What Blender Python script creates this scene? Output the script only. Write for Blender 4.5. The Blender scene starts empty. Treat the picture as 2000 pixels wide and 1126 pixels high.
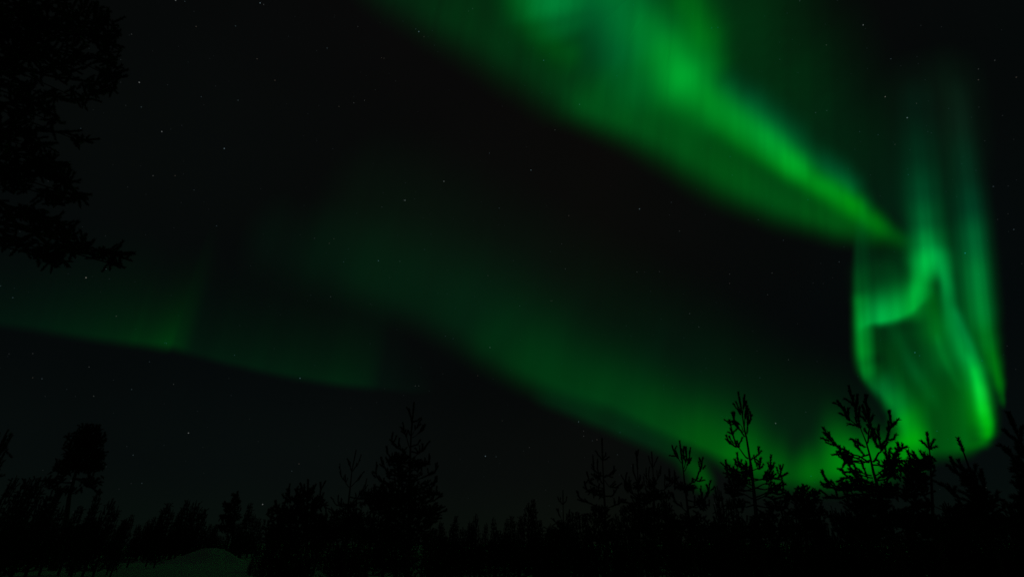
import bpy, math, random
import numpy as np

# ----------------------------------------------------------------- camera, sky, exposure
sc = bpy.context.scene
col = sc.collection
EYE = np.array([0.0, 0.0, 1.6])
PITCH = math.radians(27.8)
FPX, CX, CY = 944.0, 1000.0, 563.0            # focal length and centre, in photograph pixels
cam = bpy.data.cameras.new('camera')
cam.sensor_width = 36.0
cam.lens = FPX / 2000.0 * 36.0
cam.clip_start, cam.clip_end = 0.1, 400000.0
camo = bpy.data.objects.new('camera', cam)
camo.location = EYE
camo.rotation_euler = (math.radians(90) + PITCH, 0, 0)
col.objects.link(camo)
sc.camera = camo
sc.view_settings.view_transform = 'Standard'
sc.view_settings.look = 'None'
sc.view_settings.exposure = 0.0
sc.view_settings.gamma = 1.0
sc.render.dither_intensity = 1.0
sc.cycles.use_denoising = False
sc.cycles.transparent_max_bounces = 64
sc.cycles.max_bounces = 4
sc.cycles.filter_width = 1.6

RIGHT = np.array([1.0, 0, 0])
FWD = np.array([0, math.cos(PITCH), math.sin(PITCH)])
UP = np.array([0, -math.sin(PITCH), math.cos(PITCH)])
CAMROT = np.stack([RIGHT, UP, FWD])           # rows


def ray(x, y):
    """direction (unnormalised) of a point of the photograph; arrays welcome"""
    x = np.asarray(x, float)[..., None]
    y = np.asarray(y, float)[..., None]
    return RIGHT * (x - CX) + UP * (CY - y) + FWD * FPX


def lin(c):
    c = np.asarray(c, float) / 255.0
    return np.where(c <= 0.04045, c / 12.92, ((c + 0.055) / 1.055) ** 2.4)


# night sky: no sun, a faint airglow that changes slowly across the dome
world = bpy.data.worlds.new('World')
sc.world = world
world.use_nodes = True
nt = world.node_tree
nt.nodes.clear()
tc = nt.nodes.new('ShaderNodeTexCoord')
sep = nt.nodes.new('ShaderNodeSeparateXYZ')
nt.links.new(tc.outputs['Generated'], sep.inputs[0])
rz = nt.nodes.new('ShaderNodeValToRGB')       # by height above the horizon
rz.color_ramp.interpolation = 'EASE'
e = rz.color_ramp.elements
e[0].position, e[0].color = 0.0, (*lin((8, 14, 10)), 1)
e[1].position, e[1].color = 0.9, (*lin((8, 8, 8)), 1)
for p, c in ((0.13, (7, 11, 10)), (0.30, (5, 8, 8)), (0.55, (7, 9, 8))):
    n = e.new(p)
    n.color = (*lin(c), 1)
nt.links.new(sep.outputs['Z'], rz.inputs[0])
rx = nt.nodes.new('ShaderNodeValToRGB')       # from the blue west to the ruddy east
e = rx.color_ramp.elements
e[0].position, e[0].color = 0.15, (0.86, 1.0, 1.06, 1)
e[1].position, e[1].color = 0.95, (0.75, 1.0, 1.1, 1)
n = e.new(0.62)
n.color = (1.18, 0.95, 0.9, 1)
mp = nt.nodes.new('ShaderNodeMapRange')
mp.inputs['From Min'].default_value, mp.inputs['From Max'].default_value = -0.75, 0.75
nt.links.new(sep.outputs['X'], mp.inputs['Value'])
nt.links.new(mp.outputs[0], rx.inputs[0])
nz = nt.nodes.new('ShaderNodeTexNoise')
nz.inputs['Scale'].default_value = 3.0
nz.inputs['Detail'].default_value = 2.0
nt.links.new(tc.outputs['Generated'], nz.inputs['Vector'])
mr = nt.nodes.new('ShaderNodeMapRange')
mr.inputs['To Min'].default_value, mr.inputs['To Max'].default_value = 0.75, 1.25
nt.links.new(nz.outputs['Fac'], mr.inputs['Value'])
m1 = nt.nodes.new('ShaderNodeMix')
m1.data_type, m1.blend_type = 'RGBA', 'MULTIPLY'
m1.inputs['Factor'].default_value = 1.0
nt.links.new(rz.outputs[0], m1.inputs['A'])
nt.links.new(rx.outputs[0], m1.inputs['B'])
bg = nt.nodes.new('ShaderNodeBackground')
nt.links.new(m1.outputs['Result'], bg.inputs['Color'])
nt.links.new(mr.outputs[0], bg.inputs['Strength'])
wo = nt.nodes.new('ShaderNodeOutputWorld')
nt.links.new(bg.outputs[0], wo.inputs[0])


# ----------------------------------------------------------------- materials
def mat(name, color, rough=0.8, noise=None, bump=0.0):
    m = bpy.data.materials.new(name)
    m.use_nodes = True
    t = m.node_tree
    b = t.nodes['Principled BSDF']
    b.inputs['Roughness'].default_value = rough
    b.inputs['Base Color'].default_value = (*color, 1)
    if noise:
        c2, scale = noise
        tx = t.nodes.new('ShaderNodeTexCoord')
        n = t.nodes.new('ShaderNodeTexNoise')
        n.inputs['Scale'].default_value = scale
        n.inputs['Detail'].default_value = 6
        t.links.new(tx.outputs['Object'], n.inputs['Vector'])
        r = t.nodes.new('ShaderNodeValToRGB')
        r.color_ramp.elements[0].position, r.color_ramp.elements[0].color = 0.3, (*color, 1)
        r.color_ramp.elements[1].position, r.color_ramp.elements[1].color = 0.7, (*c2, 1)
        t.links.new(n.outputs['Fac'], r.inputs[0])
        t.links.new(r.outputs[0], b.inputs['Base Color'])
        if bump:
            bp = t.nodes.new('ShaderNodeBump')
            bp.inputs['Strength'].default_value = bump
            bp.inputs['Distance'].default_value = 0.05
            t.links.new(n.outputs['Fac'], bp.inputs['Height'])
            t.links.new(bp.outputs[0], b.inputs['Normal'])
    return m


M_NEEDLE = mat('pine_needles', (0.030, 0.050, 0.022), 0.7, ((0.050, 0.075, 0.030), 6.0))
M_BARK = mat('pine_bark', (0.055, 0.038, 0.026), 0.9, ((0.11, 0.07, 0.045), 14.0), 0.6)
M_SNOW = mat('snow', (0.78, 0.80, 0.82), 0.75, ((0.70, 0.72, 0.75), 1.2), 0.5)

M_AUR = bpy.data.materials.new('aurora_glow')
M_AUR.use_nodes = True
t = M_AUR.node_tree
t.nodes.clear()
at = t.nodes.new('ShaderNodeAttribute')
at.attribute_name = 'glow'
em = t.nodes.new('ShaderNodeEmission')
tr = t.nodes.new('ShaderNodeBsdfTransparent')
ad = t.nodes.new('ShaderNodeAddShader')
ou = t.nodes.new('ShaderNodeOutputMaterial')
t.links.new(at.outputs['Color'], em.inputs['Color'])
sg = t.nodes.new('ShaderNodeSeparateColor')
t.links.new(at.outputs['Color'], sg.inputs[0])
ml = t.nodes.new('ShaderNodeMath')
ml.operation = 'MULTIPLY_ADD'
ml.inputs[1].default_value, ml.inputs[2].default_value = 55.0, 1.0
t.links.new(sg.outputs['Green'], ml.inputs[0])
dv = t.nodes.new('ShaderNodeMath')
dv.operation = 'DIVIDE'
dv.inputs[0].default_value = 1.0
t.links.new(ml.outputs[0], dv.inputs[1])
cb = t.nodes.new('ShaderNodeCombineColor')
cb.inputs['Green'].default_value = cb.inputs['Blue'].default_value = 1.0
t.links.new(dv.outputs[0], cb.inputs['Red'])
t.links.new(cb.outputs[0], tr.inputs['Color'])
t.links.new(em.outputs[0], ad.inputs[0])
t.links.new(tr.outputs[0], ad.inputs[1])
t.links.new(ad.outputs[0], ou.inputs['Surface'])
M_AUR.cycles.emission_sampling = 'FRONT_BACK'


def star_mat(name, c, s):
    m = bpy.data.materials.new(name)
    m.use_nodes = True
    t = m.node_tree
    t.nodes.clear()
    em = t.nodes.new('ShaderNodeEmission')
    em.inputs['Color'].default_value = (*c, 1)
    em.inputs['Strength'].default_value = s
    ou = t.nodes.new('ShaderNodeOutputMaterial')
    t.links.new(em.outputs[0], ou.inputs['Surface'])
    m.cycles.emission_sampling = 'NONE'
    return m


def tag(o, label=None, cat=None, group=None, kind=None):
    for k, v in (('label', label), ('category', cat), ('group', group), ('kind', kind)):
        if v:
            o[k] = v
    return o


def new_mesh(name, verts, faces, mats, parent=None, fmat=None, smooth=False):
    me = bpy.data.meshes.new(name)
    verts = np.asarray(verts, np.float32).reshape(-1, 3)
    me.vertices.add(len(verts))
    me.vertices.foreach_set('co', verts.ravel())
    if isinstance(faces, np.ndarray):
        k = faces.shape[1]
        loops = faces.astype(np.int32).ravel()
        starts = np.arange(0, len(loops), k, dtype=np.int32)
    else:                                      # list of (n,k) arrays
        loops = np.concatenate([f.astype(np.int32).ravel() for f in faces])
        tot = np.concatenate([np.full(len(f), f.shape[1], np.int32) for f in faces])
        starts = np.concatenate([[0], np.cumsum(tot)[:-1]]).astype(np.int32)
    me.loops.add(len(loops))
    me.loops.foreach_set('vertex_index', loops)
    me.polygons.add(len(starts))
    me.polygons.foreach_set('loop_start', starts)
    for m in mats:
        me.materials.append(m)
    if fmat is not None:
        me.polygons.foreach_set('material_index', np.asarray(fmat, np.int32))
    if smooth:
        me.polygons.foreach_set('use_smooth', np.ones(len(starts), bool))
    me.update(calc_edges=True)
    o = bpy.data.objects.new(name, me)
    col.objects.link(o)
    if parent is not None:
        o.parent = parent
    return o


def empty(name, loc):
    o = bpy.data.objects.new(name, None)
    o.empty_display_size = 0.3
    o.location = loc
    col.objects.link(o)
    return o


# ----------------------------------------------------------------- ground
def ground_z(x, y):
    r = np.hypot(x, y)
    f = np.clip((r - 8) / 20, 0, 1)
    return f * (0.10 * np.sin(x * 0.21 + 1.3) * np.cos(y * 0.17) + 0.05 * np.sin(x * 0.63 + y * 0.41))


def build_ground():
    rs = np.concatenate([[0], np.geomspace(1.0, 200, 110), np.geomspace(230, 60000, 26)])
    na = 240
    an = np.linspace(0, 2 * np.pi, na, endpoint=False)
    X = rs[:, None] * np.cos(an)[None]
    Y = rs[:, None] * np.sin(an)[None]
    fade = np.clip((200 - rs) / 100, 0, 1)[:, None]
    Z = ground_z(X, Y) * fade
    v = np.stack([X, Y, Z], -1).reshape(-1, 3)
    i, j = np.meshgrid(np.arange(len(rs) - 1), np.arange(na), indexing='ij')
    a = i * na + j
    b = i * na + (j + 1) % na
    f = np.stack([a, a + na, b + na, b], -1).reshape(-1, 4)
    o = new_mesh('snowy_ground', v, f, [M_SNOW], smooth=True)
    tag(o, kind='structure')


build_ground()


# ----------------------------------------------------------------- aurora
HUE = np.array([1.0, 1.04, 0.62])             # oxygen green, a little less blue
H_AUR = 9000.0                                # height of its lower border above the ground


def spline(nodes, n):
    """Catmull-Rom through rows of numbers, resampled evenly along x,y"""
    P = np.asarray(nodes, float)
    P = np.vstack([2 * P[0] - P[1], P, 2 * P[-1] - P[-2]])
    out = []
    for k in range(1, len(P) - 2):
        tt = np.linspace(0, 1, 24, endpoint=False)[:, None]
        p0, p1, p2, p3 = P[k - 1], P[k], P[k + 1], P[k + 2]
        c = 0.5 * (2 * p1 + (p2 - p0) * tt + (2 * p0 - 5 * p1 + 4 * p2 - p3) * tt ** 2
                   + (3 * p1 - p0 - 3 * p2 + p3) * tt ** 3)
        c[:, 2:] = p1[2:] + (p2[2:] - p1[2:]) * (tt * tt * (3 - 2 * tt))
        out.append(c)
    out.append(P[-2][None])
    S = np.vstack(out)
    d = np.concatenate([[0], np.cumsum(np.hypot(*np.diff(S[:, :2], axis=0).T))])
    s = np.linspace(0, d[-1], n)
    return np.stack([np.interp(s, d, S[:, k]) for k in range(S.shape[1])], 1), s


def noise1(s, scale, seed):
    r = np.random.RandomState(seed)
    k = np.arange(int(s.max() / scale) + 4)
    v = r.uniform(-1, 1, len(k))
    u = s / scale
    i = u.astype(int)
    f = u - i
    f = f * f * (3 - 2 * f)
    return v[i] * (1 - f) + v[i + 1] * f


class Aurora:
    count = 0

    def __init__(self, rays=0.0):
        self.v, self.c, self.f, self.n = [], [], [], 0
        self.rays = rays

    def add(self, P, C, thr):
        nu, nv = C.shape[:2]
        C = np.maximum(C - thr * C / np.maximum(C.max(-1, keepdims=True), 1e-9), 0)
        i, j = np.meshgrid(np.arange(nu - 1), np.arange(nv - 1), indexing='ij')
        a = (i * nv + j)
        F = np.stack([a, a + nv, a + nv + 1, a + 1], -1).reshape(-1, 4)
        m = C.max(-1).ravel()
        F = F[m[F].max(1) > 1e-6]
        self.v.append(P.reshape(-1, 3))
        self.c.append(C.reshape(-1, 3))
        self.f.append(F + self.n)
        self.n += nu * nv

    def band(self, nodes, p=2.0, height=1.0, thr=0.0006, seed=1, wob=0.06, vp=(1500.0, -3010.0)):
        """a glowing fold: rows x, y, reach on one side, reach on the other, r, g, b"""
        rows = [(x, y, a, b, *(lin(c) * HUE)) for x, y, a, b, c in nodes]
        L = sum(math.hypot(rows[k + 1][0] - rows[k][0], rows[k + 1][1] - rows[k][1]) for k in range(len(rows) - 1))
        nu = max(12, int(L / 7))
        S, s = spline(rows, nu)
        T = np.gradient(S[:, :2], axis=0)
        for _ in range(3):
            T[1:-1] = (T[:-2] + 2 * T[1:-1] + T[2:]) / 4
        T /= np.linalg.norm(T, axis=1, keepdims=True)
        N = np.stack([-T[:, 1], T[:, 0]], 1)
        q = np.linspace(-2.6, 2.6, 41)
        wp, wm = S[:, 2:3], S[:, 3:4]
        off = np.where(q[None] > 0, q[None] * wp, q[None] * wm)
        px = S[:, 0:1] + N[:, 0:1] * off
        py = S[:, 1:2] + N[:, 1:2] * off
        I = np.exp(-np.abs(q) ** p)[None] * (1 + wob * noise1(s, 30, seed))[:, None]
        if self.rays:                           # fine rays along the field lines
            u = (px - vp[0]) / (py - vp[1]) * 3600.0
            u = u - u.min()
            for sc_, am, sd in ((6.0, 0.5, 91), (15.0, 0.8, 92), (40.0, 0.7, 93)):
                I = I * (1 + self.rays * am * noise1(u.ravel(), sc_, sd + seed).reshape(u.shape))
        C = I[..., None] * S[:, None, 4:7]
        D = ray(px, py)
        D /= np.linalg.norm(D, axis=-1, keepdims=True)
        Aurora.count += 1                       # no two folds share a height
        height += 0.0045 * Aurora.count
        rng = height * H_AUR / np.maximum(np.abs(D[..., 2]), 0.16)
        self.add(EYE + D * rng[..., None], np.maximum(C, 0), thr)

    def curtain(self, nodes, p=1.2, vp=(1500.0, -3010.0), height=1.0, thr=0.0006, seed=1, streak=0.12):
        """rays rising along the field lines from a lower border: rows x, y, soft, h, r, g, b"""
        rows = [(x, y, a, b, *(lin(c) * HUE)) for x, y, a, b, c in nodes]
        L = sum(math.hypot(rows[k + 1][0] - rows[k][0], rows[k + 1][1] - rows[k][1]) for k in range(len(rows) - 1))
        nu = max(12, int(L / 4))
        S, s = spline(rows, nu)
        q = np.concatenate([np.linspace(-2.6, 0, 16), np.linspace(0, 3.6, 30)[1:]])
        off = np.where(q[None] > 0, q[None] * S[:, 3:4], q[None] * S[:, 2:3])
        d = np.array(vp)[None] - S[:, :2]
        d /= np.linalg.norm(d, axis=1, keepdims=True)
        px = S[:, 0:1] + d[:, 0:1] * off
        py = S[:, 1:2] + d[:, 1:2] * off
        I = np.where(q < 0, np.exp(-q ** 2), np.exp(-np.abs(q) ** p))[None]
        I = I * (1 + streak * noise1(s, 14, seed) + streak * noise1(s, 55, seed + 7))[:, None]
        C = I[..., None] * S[:, None, 4:7]
        # every ray runs along one straight field line in space
        B = ray(S[:, 0], S[:, 1])
        B /= np.linalg.norm(B, axis=1, keepdims=True)
        Aurora.count += 1
        height += 0.0045 * Aurora.count
        R = height * H_AUR / np.maximum(B[:, 2], 0.16) * (1 + 0.03 * noise1(s, 90, seed + 3))
        Bc = (B * R[:, None]) @ CAMROT.T
        M = ray(np.array(vp[0]), np.array(vp[1]))
        M = (M / np.linalg.norm(M)) @ CAMROT.T
        Yp = (CY - py) / FPX
        st = (Bc[:, None, 1] - Yp * Bc[:, None, 2]) / (Yp * M[2] - M[1])
        Pc = Bc[:, None, :] + st[..., None] * M
        self.add(EYE + Pc @ CAMROT, np.maximum(C, 0), thr)

    def build(self, name, label):
        v = np.vstack(self.v)
        c = np.vstack(self.c)
        f = np.vstack(self.f)
        used, inv = np.unique(f, return_inverse=True)
        v, c, f = v[used], c[used], inv.reshape(-1, 4)
        org = v.mean(0)
        o = new_mesh(name, v - org, f, [M_AUR], smooth=True)
        o.location = org
        a = o.data.color_attributes.new('glow', 'FLOAT_COLOR', 'POINT')
        a.data.foreach_set('color', np.concatenate([c, np.ones((len(c), 1))], 1).astype(np.float32).ravel())
        tag(o, label, 'aurora', 'auroras in the night sky')
        return o


Z0 = (0, 0, 0)
A = Aurora(rays=0.09)                          # the great overhead band
A.band([(700, -80, 50, 150, (0, 22, 8)), (790, -20, 50, 150, (0, 32, 11)), (905, 40, 52, 150, (0, 42, 14)),
        (1020, 110, 54, 140, (0, 44, 15)), (1100, 165, 50, 130, (0, 50, 17)), (1158, 208, 34, 120, (0, 72, 24)), (1230, 235, 36, 110, (0, 72, 22)),
        (1320, 278, 40, 110, (0, 74, 20)), (1410, 334, 40, 85, (0, 76, 18)), (1510, 386, 34, 66, (0, 74, 20)), (1620, 428, 28, 44, (0, 72, 14)),
        (1700, 452, 24, 28, (0, 62, 6)), (1755, 472, 20, 18, (0, 40, 2)), (1800, 500, 12, 15, Z0)], p=2.0, seed=2)
A.band([(1150, -160, 85, 85, (0, 70, 35)), (1225, 0, 66, 58, (0, 92, 40)), (1270, 60, 58, 50, (0, 112, 42)), (1305, 105, 58, 52, (0, 132, 44)),
        (1340, 150, 58, 50, (0, 150, 50)), (1385, 195, 46, 40, (0, 122, 34)), (1440, 232, 34, 32, (0, 128, 40)), (1500, 275, 28, 28, (0, 138, 46)),
        (1550, 318, 25, 24, (0, 146, 40)), (1590, 350, 21, 22, (0, 114, 22)), (1630, 372, 20, 22, (0, 118, 20)), (1665, 396, 19, 18, (0, 122, 6)),
        (1700, 424, 18, 17, (0, 92, 0)), (1745, 455, 17, 14, (0, 48, 2)), (1792, 486, 14, 12, Z0)], height=1.1, seed=3, wob=0.06)
A.band([(1370, 130, 24, 34, Z0), (1430, 180, 24, 34, (0, 36, 30)), (1470, 210, 24, 34, (0, 54, 38)), (1530, 262, 22, 32, (0, 60, 38)),
        (1580, 305, 18, 28, (0, 50, 28)), (1630, 338, 18, 26, (0, 64, 40)), (1660, 362, 14, 22, (0, 64, 38)), (1685, 390, 12, 18, (0, 36, 12)),
        (1720, 420, 10, 12, Z0)], height=1.15, seed=4)
A.band([(1380, 215, 20, 20, Z0), (1420, 255, 22, 22, (0, 54, 0)), (1500, 312, 18, 18, (0, 66, 0)), (1580, 362, 18, 18, (0, 66, 0)), (1650, 410, 16, 16, (0, 66, 0)),
        (1710, 445, 14, 14, (0, 48, 0)), (1750, 465, 10, 10, Z0)], height=1.12, seed=9)
A.band([(1290, -60, 110, 190, (0, 46, 17)), (1400, 60, 100, 170, (0, 44, 15)), (1500, 170, 86, 150, (0, 38, 13)),
        (1620, 290, 68, 125, (0, 30, 12)), (1720, 390, 50, 95, (0, 22, 10)), (1800, 470, 30, 50, Z0)], height=1.2, seed=5)
A.band([(1020, -140, 58, 58, Z0), (1050, -60, 58, 60, (0, 100, 45)), (1082, 5, 54, 58, (0, 116, 60)),
        (1095, 48, 46, 50, (0, 78, 38)), (1108, 90, 36, 42, (0, 26, 8)), (1120, 130, 26, 34, Z0)], height=1.065, seed=6)
A.band([(1000, -60, 40, 36, Z0), (1025, 10, 36, 30, (0, 50, 0)), (1060, 70, 34, 30, (0, 46, 0)), (1110, 105, 34, 30, (0, 44, 0)), (1150, 120, 20, 20, Z0)], height=1.045, seed=7)
A.band([(1160, -60, 50, 55, Z0), (1180, 20, 56, 60, (0, 60, 38)), (1205, 95, 56, 60, (0, 64, 40)), (1235, 160, 48, 58, (0, 54, 26)),
        (1280, 230, 36, 50, Z0)], height=1.035, seed=8)
A.band([(1310, -60, 34, 40, Z0), (1345, 10, 34, 40, (0, 76, 6)), (1372, 70, 34, 38, (0, 84, 8)), (1395, 120, 26, 32, (0, 56, 8)), (1420, 165, 20, 24, Z0)], height=1.13, seed=10)
A.build('aurora_band', 'broad bright green aurora band sweeping diagonally down from the top edge')

A = Aurora(rays=0.17)                          # the folded curtain on the right
A.band([(1694, 330, 8, 20, Z0), (1683, 430, 9, 22, (0, 22, 12)), (1676, 500, 9, 24, (0, 40, 17)), (1675, 560, 9, 22, (0, 66, 24)), (1676, 595, 9, 21, (0, 118, 42)),
        (1679, 640, 10, 20, (0, 140, 50)), (1682, 682, 11, 20, (0, 134, 40)), (1688, 715, 12, 18, (0, 106, 30)),
        (1702, 748, 10, 14, Z0)], seed=11)
A.band([(1680, 708, 8, 25, Z0), (1696, 738, 10, 28, (0, 78, 22)), (1722, 762, 12, 30, (0, 92, 40)), (1748, 790, 15, 30, (0, 112, 40)),
        (1770, 824, 22, 30, (0, 134, 20)), (1785, 860, 38, 25, (0, 152, 0)), (1780, 892, 50, 24, (0, 118, 0)),
        (1768, 930, 45, 22, Z0)], height=1.05, seed=12)
A.curtain([(1770, 878, 16, 120, Z0), (1800, 878, 18, 140, (0, 40, 2)), (1850, 874, 18, 160, (0, 64, 2)), (1890, 868, 16, 165, (0, 76, 0)),
           (1922, 854, 14, 165, (0, 70, 2)), (1938, 834, 12, 120, (0, 36, 2)), (1952, 812, 10, 60, Z0)], p=1.5, height=1.1, seed=13)
A.band([(1760, 590, 40, 50, Z0), (1800, 650, 50, 64, (0, 40, 12)), (1830, 710, 62, 64, (0, 48, 16)), (1850, 780, 70, 60, (0, 30, 3)),
        (1860, 860, 50, 50, Z0)], p=2.6, height=1.15, seed=14)
A.band([(1814, 460, 14, 14, Z0), (1834, 505, 14, 18, (0, 104, 56)), (1846, 548, 11, 14, (0, 134, 68)), (1853, 595, 13, 15, (0, 108, 56)),
        (1866, 642, 17, 18, (0, 108, 58)), (1886, 690, 19, 18, (0, 132, 62)), (1902, 728, 20, 20, (0, 140, 50)),
        (1911, 775, 21, 20, (0, 138, 28)), (1918, 812, 21, 18, (0, 132, 6)), (1926, 843, 18, 15, (0, 116, 0)),
        (1926, 862, 16, 11, (0, 60, 0)), (1922, 880, 12, 8, Z0)], height=1.02, seed=15)
A.band([(1884, 680, 8, 10, Z0), (1896, 706, 9, 11, (0, 86, 36)), (1906, 732, 10, 12, (10, 128, 44)), (1915, 765, 12, 13, (46, 152, 54)), (1920, 795, 12, 13, (40, 152, 36)),
        (1926, 822, 11, 12, (6, 122, 8)), (1929, 843, 10, 10, (0, 84, 0)), (1928, 862, 8, 8, Z0)], height=1.025, seed=22)
A.band([(1925, 780, 6, 6, Z0), (1932, 805, 8, 6, (0, 70, 4)), (1936, 828, 9, 6, (0, 88, 2)), (1931, 850, 11, 8, (0, 72, 0)), (1912, 868, 12, 8, (0, 50, 0)), (1885, 876, 10, 8, Z0)], height=1.025, seed=24)
A.band([(1860, 590, 6, 8, Z0), (1872, 622, 7, 9, (0, 62, 36)), (1892, 668, 8, 9, (0, 70, 40)), (1912, 712, 8, 9, (0, 64, 26)), (1926, 752, 7, 8, Z0)], height=1.025, seed=25)
A.band([(1826, 640, 6, 8, Z0), (1834, 668, 8, 9, (0, 56, 22)), (1846, 704, 8, 9, (0, 58, 20)), (1866, 742, 8, 9, (0, 40, 10)), (1880, 770, 7, 8, Z0)], height=1.025, seed=26)
A.curtain([(1672, 640, 8, 34, Z0), (1686, 632, 9, 40, (0, 84, 40)), (1700, 626, 9, 42, (0, 116, 56)), (1722, 623, 10, 42, (0, 158, 76)), (1748, 617, 11, 44, (0, 148, 66)),
           (1776, 605, 12, 46, (0, 138, 54)), (1796, 588, 12, 54, (0, 104, 40)), (1816, 570, 12, 50, (0, 50, 16)), (1830, 560, 12, 40, Z0)], p=2.0, height=1.08, seed=16, streak=0.14)
A.band([(1790, 640, 20, 20, Z0), (1789, 600, 22, 22, (0, 90, 26)), (1796, 555, 20, 17, (0, 136, 52)), (1808, 512, 32, 26, (0, 168, 76)),
        (1809, 472, 30, 27, (0, 126, 62)), (1806, 430, 30, 28, (0, 84, 46)), (1802, 370, 32, 32, (0, 54, 34)),
        (1798, 300, 34, 36, (0, 28, 18)), (1793, 210, 34, 36, (0, 12, 9)), (1790, 120, 28, 30, Z0)], height=1.09, seed=23)
A.band([(1815, 535, 16, 20, Z0), (1823, 590, 22, 22, (0, 58, 0)), (1832, 640, 30, 28, (0, 76, 14)), (1842, 690, 26, 26, (0, 56, 16)),
        (1856, 740, 20, 20, Z0)], height=1.12, seed=17)
A.band([(1866, 120, 22, 22, Z0), (1876, 230, 24, 24, (4, 16, 13)), (1887, 330, 26, 25, (2, 30, 22)), (1896, 400, 28, 25, (0, 48, 34)),
        (1903, 470, 29, 23, (0, 82, 48)), (1909, 540, 28, 22, (0, 112, 56)), (1915, 600, 26, 22, (0, 112, 50)),
        (1927, 660, 23, 18, (0, 100, 26)), (1940, 702, 18, 13, (0, 96, 10)), (1951, 742, 12, 9, (0, 96, 2)),
        (1958, 776, 8, 5, (0, 60, 2)), (1961, 800, 6, 4, Z0)], height=0.98, seed=18)
A.band([(1820, 60, 90, 80, Z0), (1830, 200, 90, 80, (4, 18, 11)), (1838, 400, 80, 64, (0, 27, 13)), (1845, 540, 74, 64, (0, 38, 14)),
        (1855, 640, 60, 54, (0, 42, 12)), (1870, 720, 40, 50, Z0)], height=1.25, seed=19)
A.band([(1725, 610, 10, 10, Z0), (1756, 664, 12, 13, (0, 34, 12)), (1782, 718, 13, 14, (0, 48, 22)), (1812, 762, 13, 14, (0, 44, 14)),
        (1840, 810, 10, 10, Z0)], height=1.13, seed=20)
A.band([(1725, 470, 40, 40, Z0), (1730, 530, 44, 50, (0, 42, 15)), (1732, 580, 44, 50, (0, 44, 14)), (1735, 640, 30, 40, (0, 36, 8)), (1745, 710, 22, 40, (0, 44, 4)),
        (1785, 780, 20, 40, (0, 44, 2)), (1812, 830, 20, 30, Z0)], height=1.16, seed=21)
A.curtain([(1668, 690, 14, 190, Z0), (1690, 735, 14, 200, (0, 30, 10)), (1740, 800, 14, 210, (0, 28, 8)), (1790, 860, 16, 230, (0, 28, 6)), (1850, 868, 16, 260, (0, 30, 6)),
           (1905, 850, 14, 260, (0, 34, 8)), (1940, 800, 12, 240, (0, 30, 8)), (1962, 760, 8, 200, Z0)], p=1.6, height=1.07, seed=27, streak=0.65)
A.build('aurora_curtain', 'tall folded aurora curtain with the brightest green streak above the pines')

A = Aurora(rays=0.05)                          # the arc in the middle
A.band([(440, 440, 90, 80, Z0), (540, 475, 76, 84, (0, 9, 5)), (640, 512, 60, 90, (0, 17, 8)), (720, 545, 50, 96, (0, 22, 9)), (800, 580, 48, 105, (0, 22, 9)), (900, 625, 48, 112, (0, 25, 10)),
        (965, 672, 40, 105, (0, 36, 12)), (1030, 715, 34, 98, (0, 46, 14)), (1110, 752, 26, 82, (0, 47, 14)), (1200, 782, 22, 76, (0, 51, 15)),
        (1290, 826, 20, 70, (0, 58, 11)), (1380, 868, 17, 70, (0, 76, 4)), (1440, 892, 22, 60, (0, 92, 0)),
        (1505, 914, 32, 48, (0, 76, 0)), (1560, 922, 30, 40, (0, 44, 0)), (1640, 915, 28, 44, Z0)], p=2.0, seed=31)
A.band([(1020, 765, 16, 30, Z0), (1090, 788, 15, 32, (0, 26, 10)), (1160, 815, 15, 32, (0, 33, 12)), (1250, 852, 16, 30, (0, 32, 13)), (1320, 884, 17, 26, (0, 36, 8)),
        (1356, 912, 18, 20, (0, 58, 2)), (1374, 936, 20, 15, (0, 66, 0)), (1386, 970, 16, 12, Z0)], height=1.05, seed=32)
A.band([(560, 380, 80, 120, Z0), (740, 450, 90, 160, (2, 13, 6)), (1000, 590, 100, 160, (1, 14, 7)), (1250, 710, 90, 140, (0, 20, 8)),
        (1450, 805, 76, 120, (0, 24, 7)), (1580, 850, 60, 110, (0, 26, 6)), (1680, 870, 50, 100, (0, 22, 5)),
        (1760, 880, 40, 90, Z0)], height=1.1, seed=33)
A.band([(1490, 920, 22, 26, Z0), (1535, 926, 24, 32, (0, 40, 0)), (1590, 924, 27, 44, (0, 84, 0)), (1650, 910, 30, 66, (0, 116, 0)),
        (1700, 898, 36, 44, (0, 116, 0)), (1750, 886, 36, 36, (0, 70, 0)), (1790, 880, 26, 26, Z0)], height=1.02, seed=34)
A.build('aurora_arc', 'dim green aurora arc sloping down to a glow behind the right pines')

A = Aurora()                                   # the faint curtain on the left
A.curtain([(-140, 612, 16, 95, (0, 10, 6)), (-40, 620, 16, 95, (0, 15, 7)), (60, 630, 16, 95, (0, 18, 8)), (150, 645, 15, 90, (0, 24, 8)),
           (215, 654, 15, 84, (0, 28, 8)), (275, 662, 14, 66, (0, 36, 8)), (328, 668, 14, 60, (0, 45, 8)), (346, 670, 13, 84, (0, 37, 8)), (382, 682, 14, 90, (0, 18, 7)),
           (450, 700, 13, 90, (0, 22, 8)), (560, 724, 13, 90, (0, 23, 8)), (660, 740, 13, 90, (0, 26, 8)), (705, 745, 13, 90, (0, 24, 8)),
           (752, 750, 14, 90, (0, 11, 6)), (800, 756, 14, 70, (0, 7, 4)), (880, 764, 12, 60, Z0)], p=1.1, seed=41, streak=0.08)
A.build('aurora_ray_curtain', 'faint low green aurora curtain with a vertical ray on the left')

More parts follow.
